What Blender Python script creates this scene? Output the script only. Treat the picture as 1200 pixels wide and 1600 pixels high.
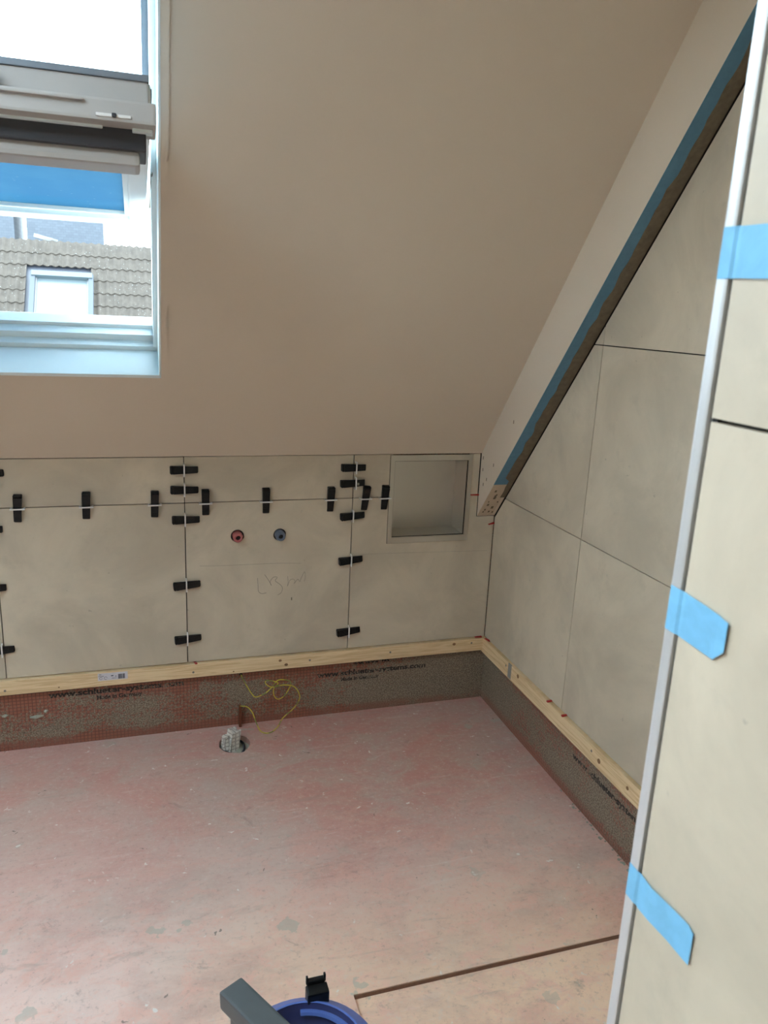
import bpy, bmesh, math, random
from mathutils import Vector, Matrix, noise as mnoise
random.seed(7)
for o in list(bpy.data.objects): bpy.data.objects.remove(o)
scene = bpy.context.scene
C = scene.collection
R = math.radians

# ------------------------------------------------------------------ camera
cam_d = bpy.data.cameras.new('camera'); cam = bpy.data.objects.new('camera', cam_d); C.objects.link(cam)
cam.location = (-1.32445, -2.65526, 1.55405)
cam.rotation_euler = (R(75.353), R(-2.612), R(-17.384))
cam_d.sensor_fit = 'HORIZONTAL'; cam_d.sensor_width = 36.0; cam_d.lens = 36.05
cam_d.clip_start = 0.02; cam_d.clip_end = 300
cam_d.dof.use_dof = True; cam_d.dof.focus_distance = 2.9; cam_d.dof.aperture_fstop = 16
scene.camera = cam
# ------------------------------------------------------------------ daylight
SKY = (0.78, 0.99, 1.15); SKY_STRENGTH = 15.3
world = bpy.data.worlds.new('overcast_sky'); scene.world = world; world.use_nodes = True
bg = world.node_tree.nodes['Background']; bg.inputs[0].default_value = (*SKY, 1); bg.inputs[1].default_value = SKY_STRENGTH
vs = scene.view_settings
vs.view_transform = 'Standard'; vs.look = 'None'; vs.gamma = 1; vs.use_curve_mapping = False
vs.exposure = 0.0

# ------------------------------------------------------------------ geometry constants
S = 1.25; SC = 1 / math.hypot(S, 1); SS = S * SC           # pitch of the sloping ceiling
ZT = 1.045                                                  # top of the knee wall
UP = Vector((0, -SC, SS)); OUT = Vector((0, SS, SC))
SLOPE = Matrix(((1, 0, 0, 0), (0, UP.y, OUT.y, 0), (0, UP.z, OUT.z, ZT), (0, 0, 0, 1)))  # (x, up the slope, outwards)
ZB, ZM, ZU = 0.281, 0.882, 1.485                            # batten top and tile joints
X0, X1, X2 = -1.784, -1.183, -0.582
Y1 = -0.62
WXL, WXR, WS0, WS1 = -2.45, -1.256, 0.365, 1.565            # roof window opening
BX, BZ, BSL = -0.076, 0.796, 1.222                          # boxed beam: left face, lower edge, pitch
FX, FY = -0.913, -2.162                                     # face and end of the near wall
LX, RY, CZ = -3.3, -4.4, 2.62                               # left wall, rear wall, flat ceiling
NX0, NX1, NZ0, NZ1 = -0.442, -0.112, 0.701, 1.041           # niche flange

# ------------------------------------------------------------------ helpers
def obj(name, bm, mat, parent=None, smooth=False):
    me = bpy.data.meshes.new(name)
    bmesh.ops.recalc_face_normals(bm, faces=bm.faces)
    bm.to_mesh(me); bm.free()
    if smooth:
        for p in me.polygons: p.use_smooth = True
    o = bpy.data.objects.new(name, me); C.objects.link(o)
    if mat: me.materials.append(mat)
    if parent: o.parent = parent
    return o
def tag(o, label=None, cat=None, group=None, kind=None):
    if label: o['label'] = label
    if cat: o['category'] = cat
    if group: o['group'] = group
    if kind: o['kind'] = kind
    return o
def thing(name, label, cat, loc=(0, 0, 0), group=None, kind=None):
    o = bpy.data.objects.new(name, None); C.objects.link(o); o.location = loc
    o.empty_display_size = 0.05
    return tag(o, label, cat, group, kind)
def box(bm, a, b, mat=None, bevel=0.0):
    ret = bmesh.ops.create_cube(bm, size=1)
    vs_ = ret['verts']
    for v in vs_:
        v.co = Vector(((a[i] + b[i]) / 2 + v.co[i] * (b[i] - a[i]) for i in range(3)))
    if bevel:
        es = list({e for v in vs_ for e in v.link_edges})
        r = bmesh.ops.bevel(bm, geom=es, offset=bevel, segments=2, affect='EDGES', profile=0.7)
        vs_ = list({v for f in r['faces'] for v in f.verts} | {v for v in vs_ if v.is_valid})
    if mat:
        for v in vs_: v.co = mat @ v.co
    return vs_
def nbox(a, b, mat=None, bevel=0.0):
    bm = bmesh.new(); box(bm, a, b, mat, bevel); return bm
def prism(outer, f, holes=()):
    """outer/holes: 2D loops; f(u, v, d) -> 3D with d = 0 front, 1 back."""
    bm = bmesh.new(); edges = []; loops = []
    for lp in [outer] + list(holes):
        vv = [bm.verts.new((p[0], p[1], 0)) for p in lp]
        for i in range(len(vv)): edges.append(bm.edges.new((vv[i], vv[(i + 1) % len(vv)])))
    if holes: bmesh.ops.triangle_fill(bm, use_beauty=True, use_dissolve=False, edges=edges)
    else: bmesh.ops.contextual_create(bm, geom=edges)
    ret = bmesh.ops.extrude_face_region(bm, geom=list(bm.faces))
    top = {g for g in ret['geom'] if isinstance(g, bmesh.types.BMVert)}
    for v in bm.verts: v.co = f(v.co.x, v.co.y, 1 if v in top else 0)
    return bm
def clip(poly, a, b, c):
    """keep a*u + b*v <= c"""
    out = []
    for i in range(len(poly)):
        p, q = poly[i], poly[(i + 1) % len(poly)]
        dp, dq = a * p[0] + b * p[1] - c, a * q[0] + b * q[1] - c
        if dp <= 0: out.append(p)
        if dp * dq < 0:
            t = dp / (dp - dq); out.append((p[0] + t * (q[0] - p[0]), p[1] + t * (q[1] - p[1])))
    return out
def smooth_path(pts, n=6):
    pts = [Vector(p) for p in pts]; out = []
    for i in range(len(pts) - 1):
        p0, p1, p2, p3 = pts[max(i - 1, 0)], pts[i], pts[i + 1], pts[min(i + 2, len(pts) - 1)]
        for k in range(n):
            t = k / n
            out.append(0.5 * ((2 * p1) + (p2 - p0) * t + (2 * p0 - 5 * p1 + 4 * p2 - p3) * t * t + (3 * p1 - p0 - 3 * p2 + p3) * t ** 3))
    out.append(pts[-1]); return out
def tube(bm, path, r, seg=8):
    path = [Vector(p) for p in path]; rings = []
    for i, p in enumerate(path):
        d = (path[min(i + 1, len(path) - 1)] - path[max(i - 1, 0)]).normalized()
        a = d.cross(Vector((0.3, 0.2, 0.93))).normalized(); b = d.cross(a)
        rr = r[i] if isinstance(r, (list, tuple)) else r
        rings.append([bm.verts.new(p + (a * math.cos(2 * math.pi * k / seg) + b * math.sin(2 * math.pi * k / seg)) * rr) for k in range(seg)])
    for i in range(len(rings) - 1):
        for k in range(seg): bm.faces.new((rings[i][k], rings[i][(k + 1) % seg], rings[i + 1][(k + 1) % seg], rings[i + 1][k]))
    bm.faces.new(rings[0]); bm.faces.new(rings[-1])
def lathe(bm, prof, mat=None, seg=32, cap=True):
    """prof: list of (radius, height) about +Z"""
    rings = []
    for r, z in prof:
        rings.append([bm.verts.new((r * math.cos(2 * math.pi * k / seg), r * math.sin(2 * math.pi * k / seg), z)) for k in range(seg)])
    for i in range(len(rings) - 1):
        for k in range(seg): bm.faces.new((rings[i][k], rings[i][(k + 1) % seg], rings[i + 1][(k + 1) % seg], rings[i + 1][k]))
    if cap: bm.faces.new(rings[0]); bm.faces.new(rings[-1])
    if mat:
        for ring in rings:
            for v in ring: v.co = mat @ v.co

# ------------------------------------------------------------------ materials
class NT:
    def __init__(self, name):
        self.m = bpy.data.materials.new(name); self.m.use_nodes = True
        self.t = self.m.node_tree; self.b = self.t.nodes['Principled BSDF']
        self.pos = None
    def n(self, typ, **kw):
        nd = self.t.nodes.new(typ)
        for k, v in kw.items(): setattr(nd, k, v)
        return nd
    def link(self, a, b): self.t.links.new(a, b)
    def set(self, sock, v):
        if hasattr(v, 'links'): self.link(v, sock)
        elif isinstance(v, (tuple, list)) and len(v) == 3 and sock.type == 'RGBA': sock.default_value = (*v, 1)
        else: sock.default_value = v
    def coord(self, scale=(1, 1, 1), rand=False):
        g = self.n('ShaderNodeTexCoord').outputs['Object']
        if rand:
            r = self.n('ShaderNodeObjectInfo').outputs['Random']
            ml = self.n('ShaderNodeMath', operation='MULTIPLY'); self.link(r, ml.inputs[0]); ml.inputs[1].default_value = 57.0
            ad = self.n('ShaderNodeVectorMath', operation='ADD'); self.link(g, ad.inputs[0]); self.link(ml.outputs[0], ad.inputs[1]); g = ad.outputs[0]
        mp = self.n('ShaderNodeMapping'); mp.inputs['Scale'].default_value = scale; self.link(g, mp.inputs['Vector'])
        return mp.outputs[0]
    def noise(self, vec, scale, detail=4, rough=0.55, dist=0.0):
        nd = self.n('ShaderNodeTexNoise'); self.link(vec, nd.inputs['Vector'])
        nd.inputs['Scale'].default_value = scale; nd.inputs['Detail'].default_value = detail
        nd.inputs['Roughness'].default_value = rough; nd.inputs['Distortion'].default_value = dist
        return nd.outputs['Fac']
    def voro(self, vec, scale, feature='F1'):
        nd = self.n('ShaderNodeTexVoronoi', feature=feature); self.link(vec, nd.inputs['Vector']); nd.inputs['Scale'].default_value = scale
        return nd.outputs['Distance']
    def ramp(self, fac, lo, hi, a=0.0, b=1.0):
        nd = self.n('ShaderNodeMapRange'); nd.interpolation_type = 'SMOOTHSTEP'
        self.set(nd.inputs[0], fac); nd.inputs[1].default_value = lo; nd.inputs[2].default_value = hi
        nd.inputs[3].default_value = a; nd.inputs[4].default_value = b
        return nd.outputs[0]
    def math(self, op, a, b=0.0):
        nd = self.n('ShaderNodeMath', operation=op); self.set(nd.inputs[0], a); self.set(nd.inputs[1], b); return nd.outputs[0]
    def mix(self, fac, a, b):
        nd = self.n('ShaderNodeMix', data_type='RGBA'); self.set(nd.inputs['Factor'], fac)
        self.set(nd.inputs[6], a); self.set(nd.inputs[7], b); return nd.outputs[2]
    def sep(self, vec):
        nd = self.n('ShaderNodeSeparateXYZ'); self.link(vec, nd.inputs[0]); return nd.outputs
    def bump(self, h, strength=0.2, dist=0.002):
        nd = self.n('ShaderNodeBump'); self.link(h, nd.inputs['Height']); nd.inputs['Strength'].default_value = strength
        nd.inputs['Distance'].default_value = dist; self.link(nd.outputs[0], self.b.inputs['Normal'])
    def out(self, col, rough=0.5, metal=0.0, spec=0.5):
        self.set(self.b.inputs['Base Color'], col); self.set(self.b.inputs['Roughness'], rough)
        self.set(self.b.inputs['Metallic'], metal); self.set(self.b.inputs['Specular IOR Level'], spec); return self.m
def plain(name, col, rough=0.5, metal=0.0, var=0.06, scale=30, spec=0.5):
    t = NT(name); f = t.noise(t.coord(), scale)
    c = t.mix(f, tuple(x * (1 - var) for x in col), tuple(min(1, x * (1 + var)) for x in col))
    return t.out(c, rough, metal, spec)

def m_plaster():
    t = NT('plaster'); c = t.coord()
    a = t.noise(c, 1.1, 4); b = t.noise(c, 60, 3)
    col = t.mix(t.ramp(a, .35, .7), (.64, .555, .45), (.67, .585, .475))
    t.bump(b, .12, .0015); return t.out(col, .75, 0, .3)
def m_tile(name='greige_tile', base=(.605, .525, .405)):
    t = NT(name); c = t.coord(rand=True)
    a = t.noise(c, 3.0, 6, .6, .6); b = t.noise(c, 11, 5, .65); s = t.noise(c, 38, 3, .6)
    dk = tuple(x * .80 for x in base); lt = tuple(x * 1.06 for x in base)
    col = t.mix(t.ramp(a, .3, .7), dk, lt)
    col = t.mix(t.math('MULTIPLY', t.ramp(b, .56, .78), .30), col, (base[0] * .62, base[1] * .63, base[2] * .62))
    col = t.mix(t.math('MULTIPLY', t.ramp(s, .70, .76), .35), col, (.22, .20, .17))
    t.bump(b, .04, .001)
    return t.out(col, t.ramp(a, .3, .7, .42, .55), 0, .4)
def m_wood():
    t = NT('pine'); c = t.coord((1, 1, 1))
    cs = t.n('ShaderNodeMapping'); cs.inputs['Scale'].default_value = (1.6, 1.6, 34)
    t.link(c, cs.inputs[0])
    g = t.noise(cs.outputs[0], 3.0, 5, .6, 1.2)
    f = t.n('ShaderNodeMapping'); f.inputs['Scale'].default_value = (7, 7, 420); t.link(c, f.inputs[0])
    h = t.noise(f.outputs[0], 1.0, 3)
    col = t.mix(t.ramp(g, .42, .62), (.80, .61, .375), (.66, .47, .26))
    col = t.mix(t.math('MULTIPLY', t.ramp(h, .5, .75), .25), col, (.55, .36, .17))
    t.bump(g, .1, .001); return t.out(col, .6, 0, .3)
def m_membrane():
    t = NT('mortared_membrane'); c = t.coord(); x, y, z = t.sep(c)
    u = t.math('ADD', x, y)
    def lines(v):
        fr = t.math('FRACT', t.math('MULTIPLY', v, 1 / .0125)); d = t.math('ABSOLUTE', t.math('SUBTRACT', fr, .5)); return t.ramp(d, .34, .46)
    grid = t.math('MAXIMUM', lines(u), lines(z))
    st = t.n('ShaderNodeMapping'); st.inputs['Scale'].default_value = (1, 1, 1.8); t.link(c, st.inputs[0])
    big = t.noise(st.outputs[0], 5.5, 4, .6); fine = t.noise(c, 95, 3, .65); comb = t.noise(c, 240, 3, .7)
    red = t.mix(t.noise(c, 22, 4), (.25, .085, .052), (.34, .13, .085))
    col = t.mix(t.math('MULTIPLY', grid, .75), red, (.10, .045, .03))
    # grey-green thinset dragged over the sheet
    m = t.math('ADD', t.math('MULTIPLY', big, .75), t.math('MULTIPLY', fine, .85))
    m = t.math('SUBTRACT', m, t.math('MULTIPLY', t.ramp(z, .13, .25), .22))
    m = t.math('SUBTRACT', m, t.math('MULTIPLY', t.ramp(z, .05, .015), .16))
    nearc = t.math('MULTIPLY', t.ramp(u, -.75, -.15), t.ramp(y, -.35, -.02))
    m = t.math('ADD', m, t.math('MULTIPLY', nearc, .28))
    m = t.math('ADD', m, t.math('MULTIPLY', t.ramp(y, -.45, -.9), .12))
    mask = t.ramp(m, .70, .84)
    mort = t.mix(t.ramp(comb, .36, .66), (.10, .08, .055), (.36, .32, .24))
    col = t.mix(t.math('MULTIPLY', mask, .88), col, mort)
    col = t.mix(t.math('MULTIPLY', t.math('MULTIPLY', t.ramp(z, .045, .015), t.ramp(big, .35, .6)), .7), col, (.24, .095, .065))
    hgt = t.math('ADD', t.math('MULTIPLY', mask, t.math('ADD', .5, fine)), t.math('MULTIPLY', grid, .2))
    t.bump(hgt, .5, .0035)
    return t.out(col, t.ramp(mask, 0, 1, .38, .58), 0, .5)
def m_letter():
    t = NT('worn_black_print'); c = t.coord(); b = t.noise(c, 150, 3); g = t.noise(c, 6, 2)
    f = t.ramp(t.math('ADD', b, t.math('MULTIPLY', g, .5)), .78, .92)
    return t.out(t.mix(f, (.018, .015, .014), (.24, .20, .15)), .6)
def m_floor(name='red_sealed_screed', warm=0.0):
    t = NT(name); c = t.coord()
    st = t.n('ShaderNodeMapping'); st.inputs['Scale'].default_value = (1, 1.5, 1); st.inputs['Rotation'].default_value = (0, 0, R(18)); t.link(c, st.inputs[0]); cs = st.outputs[0]
    x, y, z = t.sep(c)
    a = t.noise(cs, 1.7, 9, .68, .6); b = t.noise(cs, 3.6, 10, .72, .9); d = t.noise(cs, 11, 8, .75, .6)
    e = t.noise(c, 60, 6, .75); g = t.noise(c, 170, 3, .7); w = t.noise(cs, 5.2, 10, .8, 1.8)
    col = t.mix(t.ramp(a, .40, .60), (.53, .25, .205), (.50, .325, .27))
    col = t.mix(t.math('MULTIPLY', t.ramp(b, .44, .66), .7), col, (.49, .385, .325))
    # dusty tone raised towards the doorway and left, painting in the daylight there
    lit_dust = t.math('ADD', t.math('MULTIPLY', t.ramp(y, -.35, -1.3), .70), t.math('MULTIPLY', t.ramp(x, -.7, -1.5), .20))
    lit_dust = t.math('MULTIPLY', t.math('ADD', lit_dust, warm), t.ramp(t.noise(cs, 2.1, 9, .7, .5), .30, .60, .35, 1.0))
    tan = t.mix(t.math('MAXIMUM', t.math('MULTIPLY', t.ramp(y, -.7, -1.3), t.ramp(x, -1.45, -1.0)), warm), (.93, .70, .615), (.96, .675, .475))
    col = t.mix(lit_dust, col, tan)
    col = t.mix(t.math('MULTIPLY', t.ramp(d, .47, .63), .55), col, t.mix(t.ramp(y, -.3, -1.2), (.56, .33, .275), (.84, .48, .385)))  # red mottling lightened frontward along with the painted daylight
    col = t.mix(t.math('MULTIPLY', t.ramp(w, .60, .74), .40), col, (.74, .70, .67))
    col = t.mix(t.math('MULTIPLY', t.ramp(w, .44, .30), .5), col, (.30, .20, .165))
    col = t.mix(t.math('MULTIPLY', t.ramp(e, .52, .70), .40), col, (.70, .64, .58))
    col = t.mix(t.math('MULTIPLY', t.ramp(e, .46, .32), .35), col, (.30, .20, .17))
    col = t.mix(t.math('MULTIPLY', t.ramp(g, .62, .74), .30), col, (.72, .66, .6))
    br = t.n('ShaderNodeMapping'); br.inputs['Scale'].default_value = (1, 7, 1); br.inputs['Rotation'].default_value = (0, 0, R(-24)); t.link(c, br.inputs[0])
    sw = t.noise(br.outputs[0], 3.2, 8, .7, .7)
    col = t.mix(t.math('MULTIPLY', t.ramp(sw, .56, .72), .42), col, (.40, .30, .25))
    col = t.mix(t.math('MULTIPLY', t.ramp(sw, .42, .28), .30), col, (.80, .70, .65))
    # chips of grey-green thinset, white crumbs and dark grit
    dw = t.n('ShaderNodeVectorMath', operation='ADD'); nz = t.n('ShaderNodeTexNoise'); nz.inputs['Scale'].default_value = 30; nz.inputs['Detail'].default_value = 4; t.link(c, nz.inputs['Vector'])
    sc = t.n('ShaderNodeVectorMath', operation='SCALE'); t.link(nz.outputs['Color'], sc.inputs[0]); sc.inputs['Scale'].default_value = .09
    t.link(c, dw.inputs[0]); t.link(sc.outputs[0], dw.inputs[1]); cw = dw.outputs[0]
    gate = t.ramp(t.noise(c, 2.6, 2), .45, .6)
    fl = t.voro(cw, 6.5); col = t.mix(t.math('MULTIPLY', t.math('MULTIPLY', t.ramp(fl, .16, .13), gate), .5), col, (.40, .42, .345))
    v = t.voro(cw, 15); col = t.mix(t.math('MULTIPLY', t.math('MULTIPLY', t.ramp(v, .12, .07), t.ramp(w, .42, .56)), .8), col, (.82, .79, .74))
    v2 = t.voro(cw, 8.0); col = t.mix(t.math('MULTIPLY', t.ramp(v2, .055, .035), .7), col, (.13, .10, .08))
    t.bump(t.math('ADD', d, t.math('MULTIPLY', e, .8)), .16, .002)
    return t.out(col, t.math('ADD', t.ramp(b, .35, .7, .30, .48), t.math('MULTIPLY', d, .1)), 0, .5)
def m_brushed(name, col, rough=.35):
    t = NT(name); c = t.coord(); f = t.noise(c, 5, 3)
    return t.out(t.mix(f, tuple(x * .88 for x in col), col), t.ramp(f, .3, .7, rough - .03, rough + .05), 1.0)
def m_rooftile():
    t = NT('concrete_roof_tile'); c = t.coord((1, 1, 1), rand=True)
    a = t.noise(c, 6, 5, .7); b = t.noise(c, 45, 4, .7); v = t.voro(c, 13)
    col = t.mix(t.ramp(a, .3, .7), (.031, .0245, .0185), (.045, .036, .0275))
    col = t.mix(t.math('MULTIPLY', t.ramp(b, .55, .7), .5), col, (.024, .022, .020))
    col = t.mix(t.ramp(v, .13, .08), col, (.12, .12, .11))
    t.bump(b, .3, .01); return t.out(col, .85, 0, .2)
def m_slate():
    t = NT('blue_grey_slate'); c = t.coord(); br = t.n('ShaderNodeTexBrick')
    x, y, z = t.sep(c); cb = t.n('ShaderNodeCombineXYZ'); t.link(x, cb.inputs[0]); t.link(z, cb.inputs[1]); t.link(cb.outputs[0], br.inputs['Vector'])
    br.inputs['Scale'].default_value = 4.0; br.inputs['Color1'].default_value = (.025, .031, .039, 1); br.inputs['Color2'].default_value = (.037, .045, .054, 1)
    br.inputs['Mortar'].default_value = (.02, .025, .035, 1); br.inputs['Mortar Size'].default_value = .018
    col = t.mix(t.math('MULTIPLY', t.noise(c, 9, 5), .6), br.outputs['Color'], (.044, .051, .060)); return t.out(col, .6)
def m_film_glass():
    t = NT('blue_film_glass'); nt = t.t
    tr = t.n('ShaderNodeBsdfTranslucent'); c = t.coord(); f = t.noise(c, 3.2, 4); sp = t.voro(c, 26)
    col = t.mix(t.ramp(f, .35, .7), (.085, .170, .225), (.105, .190, .238))
    col = t.mix(t.ramp(sp, .10, .05), col, (.17, .23, .25))
    t.link(col, tr.inputs[0])
    gl = t.n('ShaderNodeBsdfGlossy'); gl.inputs['Roughness'].default_value = .03
    mx = t.n('ShaderNodeMixShader'); mx.inputs[0].default_value = .05
    nt.links.new(tr.outputs[0], mx.inputs[1]); nt.links.new(gl.outputs[0], mx.inputs[2])
    nt.links.new(mx.outputs[0], nt.nodes['Material Output'].inputs[0]); return t.m
def m_tape(name, col):
    t = NT(name); c = t.coord(); f = t.noise(c, 45, 4, .6, .8)
    t.bump(f, .25, .001); return t.out(t.mix(t.ramp(f, .3, .7), tuple(x * .90 for x in col), col), .55, 0, .3)
def m_wire():
    t = NT('green_yellow_insulation'); c = t.coord(); x, y, z = t.sep(c)
    w = t.math('FRACT', t.math('MULTIPLY', t.math('ADD', t.math('ADD', x, z), t.math('MULTIPLY', y, .7)), 14))
    return t.out(t.mix(t.ramp(w, .62, .70), (.55, .45, .04), (.20, .26, .05)), .4)
def m_wrap():
    t = NT('taped_mesh_wrap'); c = t.coord(); x, y, z = t.sep(c)
    def ln(v, p):
        fr = t.math('FRACT', t.math('MULTIPLY', v, 1 / p)); return t.ramp(t.math('ABSOLUTE', t.math('SUBTRACT', fr, .5)), .30, .42)
    g = t.math('MAXIMUM', ln(t.math('ADD', x, y), .022), ln(z, .015)); nz = t.noise(c, 60, 3)
    return t.out(t.mix(t.math('MULTIPLY', g, nz), (.70, .66, .60), (.16, .13, .11)), .6)

MAT = dict(
    plaster=m_plaster(), tile=m_tile(), wood=m_wood(), membrane=m_membrane(), letter=m_letter(), floor=m_floor(),
    floor2=m_floor('lit_lower_screed', .22),  # lower screed carries more of the painted daylight
    white=plain('white_lacquer', (.76, .86, .87), .35, 0, .02), sashwhite=plain('shaded_white_sash', (.43, .41, .39), .4, 0, .03),  # white: cool sky tint painted in; sashwhite: same lacquer darkened as shade
    alu=plain('grey_aluminium', (.20, .23, .27), .45, .3, .06), gasket=plain('dark_rubber', (.035, .037, .045), .5, 0, .2, 14),
    film=m_film_glass(), black=plain('black_plastic', (.005, .0055, .006), .40, 0, .2, 60, .3), clip=plain('white_clip_plastic', (.72, .70, .68), .45),
    steel=m_brushed('brushed_steel', (.60, .575, .52), .36), trim=plain('anodised_trim', (.60, .60, .60), .36, .35, .03),
    tape=m_tape('blue_masking_tape', (.20, .50, .75)), mortar=plain('dried_thinset', (.155, .125, .085), .8, 0, .4, 60),
    raw=plain('bare_cream_board', (.56, .45, .33), .8, 0, .12, 25), grout=plain('dark_joint', (.03, .028, .027), .8),
    red=plain('red_plastic', (.42, .02, .015), .4), pinkpipe=plain('red_pipe_plastic', (.45, .13, .13), .4), bluepipe=plain('blue_grey_pipe_plastic', (.13, .16, .22), .4),
    bore=plain('dark_bore', (.012, .01, .01), .7), pencil=plain('pencil_graphite', (.27, .24, .20), .7, 0, .3, 120),
    knot=plain('brown_knot', (.24, .12, .05), .6, 0, .3, 80), screw=plain('screw_steel', (.25, .23, .2), .45, .8), sticker=plain('white_paper_label', (.62, .60, .64), .55),
    ink=plain('printed_ink', (.05, .05, .07), .6), wire=m_wire(), wrap=m_wrap(), rust=plain('rusty_conduit', (.16, .045, .02), .7, 0, .3, 60),
    stepface=plain('shaded_brown_adhesive', (.17, .085, .05), .8, 0, .3, 90), beamtape=m_tape('shaded_blue_tape', (.11, .25, .36)),  # beamtape: same blue tape, darkened for the shade under the beam
    dustmortar=plain('grey_crumbled_mortar', (.36, .36, .29), .9, 0, .35, 70), rooftile=m_rooftile(), slate=m_slate(),
    lead=plain('lead_flashing', (.017, .022, .027), .6, .0), houseglass=plain('pale_blind_behind_glass', (.052, .064, .067), .3, 0, .06, 3),
    brick=plain('house_brick', (.10, .06, .045), .85, 0, .3, 20), ground=plain('street_paving', (.10, .10, .095), .9),
    bluebody=plain('blue_plastic', (.10, .17, .48), .35, 0, .05), navy=plain('navy_plastic', (.035, .04, .12), .25, 0, .1), clear=plain('smoky_dome', (.17, .17, .24), .1),
    greyhandle=plain('grey_rubber_handle', (.075, .085, .088), .5, 0, .15, 40), headlead=plain('pale_zinc_cover', (.030, .042, .045), .5), filler=plain('grey_filler', (.27, .265, .24), .7), whitecap=plain('white_flashing', (.075, .075, .075), .5),
)

# ================================================================== THE SETTING
# ---- floor with the drain hole; the doorway strip lies 14 mm lower
hole = []
for k in range(22):
    a = 2 * math.pi * k / 22; rr = 1 + .16 * mnoise.noise(Vector((math.cos(a) * 1.3, math.sin(a) * 1.3, 3)))
    hole.append((-1.030 + .058 * rr * math.cos(a), -.121 + .060 * rr * math.sin(a)))
STX, STY = -.889, -1.262
floor = obj('floor', prism([(LX, RY), (STX - .004, RY), (STX, STY), (.03, STY), (.03, .03), (LX, .03)],
            lambda u, v, d: Vector((u, v, -.06 * d)), [hole]), MAT['floor'])
tag(floor, 'dusty red sealed screed floor', None, None, 'structure')
rec = obj('lower_screed', nbox((STX - .02, RY, -.07), (.03, STY + .01, -.012)), MAT['floor2'], floor)
obj('step_face', nbox((STX, STY - .003, -.013), (.03, STY - .0003, -.0025)), MAT['stepface'], floor)  # dirty adhesive brown, darkened further for the groove shadow
hb = bmesh.new(); bmesh.ops.create_grid(hb, x_segments=14, y_segments=14, size=.085)
for v in hb.verts:
    v.co.z = -.022 + .012 * mnoise.noise(v.co * 40) + .006 * mnoise.noise(v.co * 120); v.co += Vector((-1.03, -.121, 0))
obj('hole_bottom', hb, MAT['dustmortar'], floor, True)

# ---- knee wall behind the tiles, open for the niche
WB = .012
bm = bmesh.new()
NB = .125
for a, b in [((LX, WB, 0), (NX0 + .008, .2, ZT + .02)), ((NX1 - .008, WB, 0), (.2, .2, ZT + .02)), ((NX0 + .008, WB, 0), (NX1 - .008, .2, NZ0 + .008)),
             ((NX0 + .008, WB, NZ1 - .008), (NX1 - .008, .2, ZT + .02)), ((NX0 + .008, NB + .005, NZ0 + .008), (NX1 - .008, .2, NZ1 - .008))]:
    box(bm, a, b)
wall_back = tag(obj('wall_back', bm, MAT['membrane']), 'low knee wall under the roof slope', None, None, 'structure')
# ---- right wall
wall_right = tag(obj('wall_right', nbox((WB, FY - .3, 0), (.2, WB, 2.9)), MAT['membrane']), 'right wall with large cut tiles', None, None, 'structure')
# ---- near partition with its tiled face
wall_near = tag(obj('wall_near_right', nbox((FX + .012, RY, 0), (.012, FY - .004, CZ + .2)), MAT['plaster']), 'partition end close to the doorway', None, None, 'structure')
# ---- left and rear walls (out of view)
wall_left = tag(obj('wall_left', nbox((LX - .2, RY, 0), (LX, .2, 2.9)), MAT['plaster']), 'plain left wall of the room', None, None, 'structure')
wall_rear = tag(obj('wall_rear', nbox((LX - .2, RY - .2, 0), (.2, RY, 2.9)), MAT['plaster']), 'rear wall behind the viewer', None, None, 'structure')
# ---- sloping ceiling with the roof window opening, and the flat part above
SE = (CZ - ZT) / SS + .02
bm = bmesh.new(); T = .20
for a, b in [((LX - .2, 0, 0), (.2, WS0, T)), ((LX - .2, WS1, 0), (.2, SE, T)), ((LX - .2, WS0, 0), (WXL, WS1, T)), ((WXR, WS0, 0), (.2, WS1, T))]: box(bm, a, b, SLOPE)
KX0, KX1, KY0, KY1 = -3.25, -1.9, -2.45, -1.3              # unseen roof light added in the flat part to brighten the room
for a, b in [((LX - .2, RY - .2, CZ), (KX0, -SC * SE + .06, CZ + .12)), ((KX1, RY - .2, CZ), (.2, -SC * SE + .06, CZ + .12)), ((KX0, RY - .2, CZ), (KX1, KY0, CZ + .12)), ((KX0, KY1, CZ), (KX1, -SC * SE + .06, CZ + .12))]: box(bm, a, b)
ceiling = tag(obj('ceiling', bm, MAT['plaster']), 'sloping beige plastered ceiling', None, None, 'structure')
# painted plaster bead around the opening
bm = bmesh.new()
for a, b in [((WXR, WS0 - .018, -.0025), (WXR + .018, WS1 + .018, .001)), ((WXL - .018, WS0 - .018, -.0025), (WXR, WS0, .001))]: box(bm, a, b, SLOPE)
obj('corner_bead', bm, MAT['plaster'], ceiling)

# ---- unseen roof light, added left of the viewer as fill
w2 = tag(thing('added_roof_light', 'unseen flat roof light added left of the viewer', None), None, None, None, 'structure')
bm = bmesh.new()
for a, b in [((KX0, KY0, CZ + .08), (KX1, KY0 + .04, CZ + .16)), ((KX0, KY1 - .04, CZ + .08), (KX1, KY1, CZ + .16)), ((KX0, KY0, CZ + .08), (KX0 + .04, KY1, CZ + .16)), ((KX1 - .04, KY0, CZ + .08), (KX1, KY1, CZ + .16))]: box(bm, a, b)
obj('added_roof_light_frame', bm, MAT['white'], w2)

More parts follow.
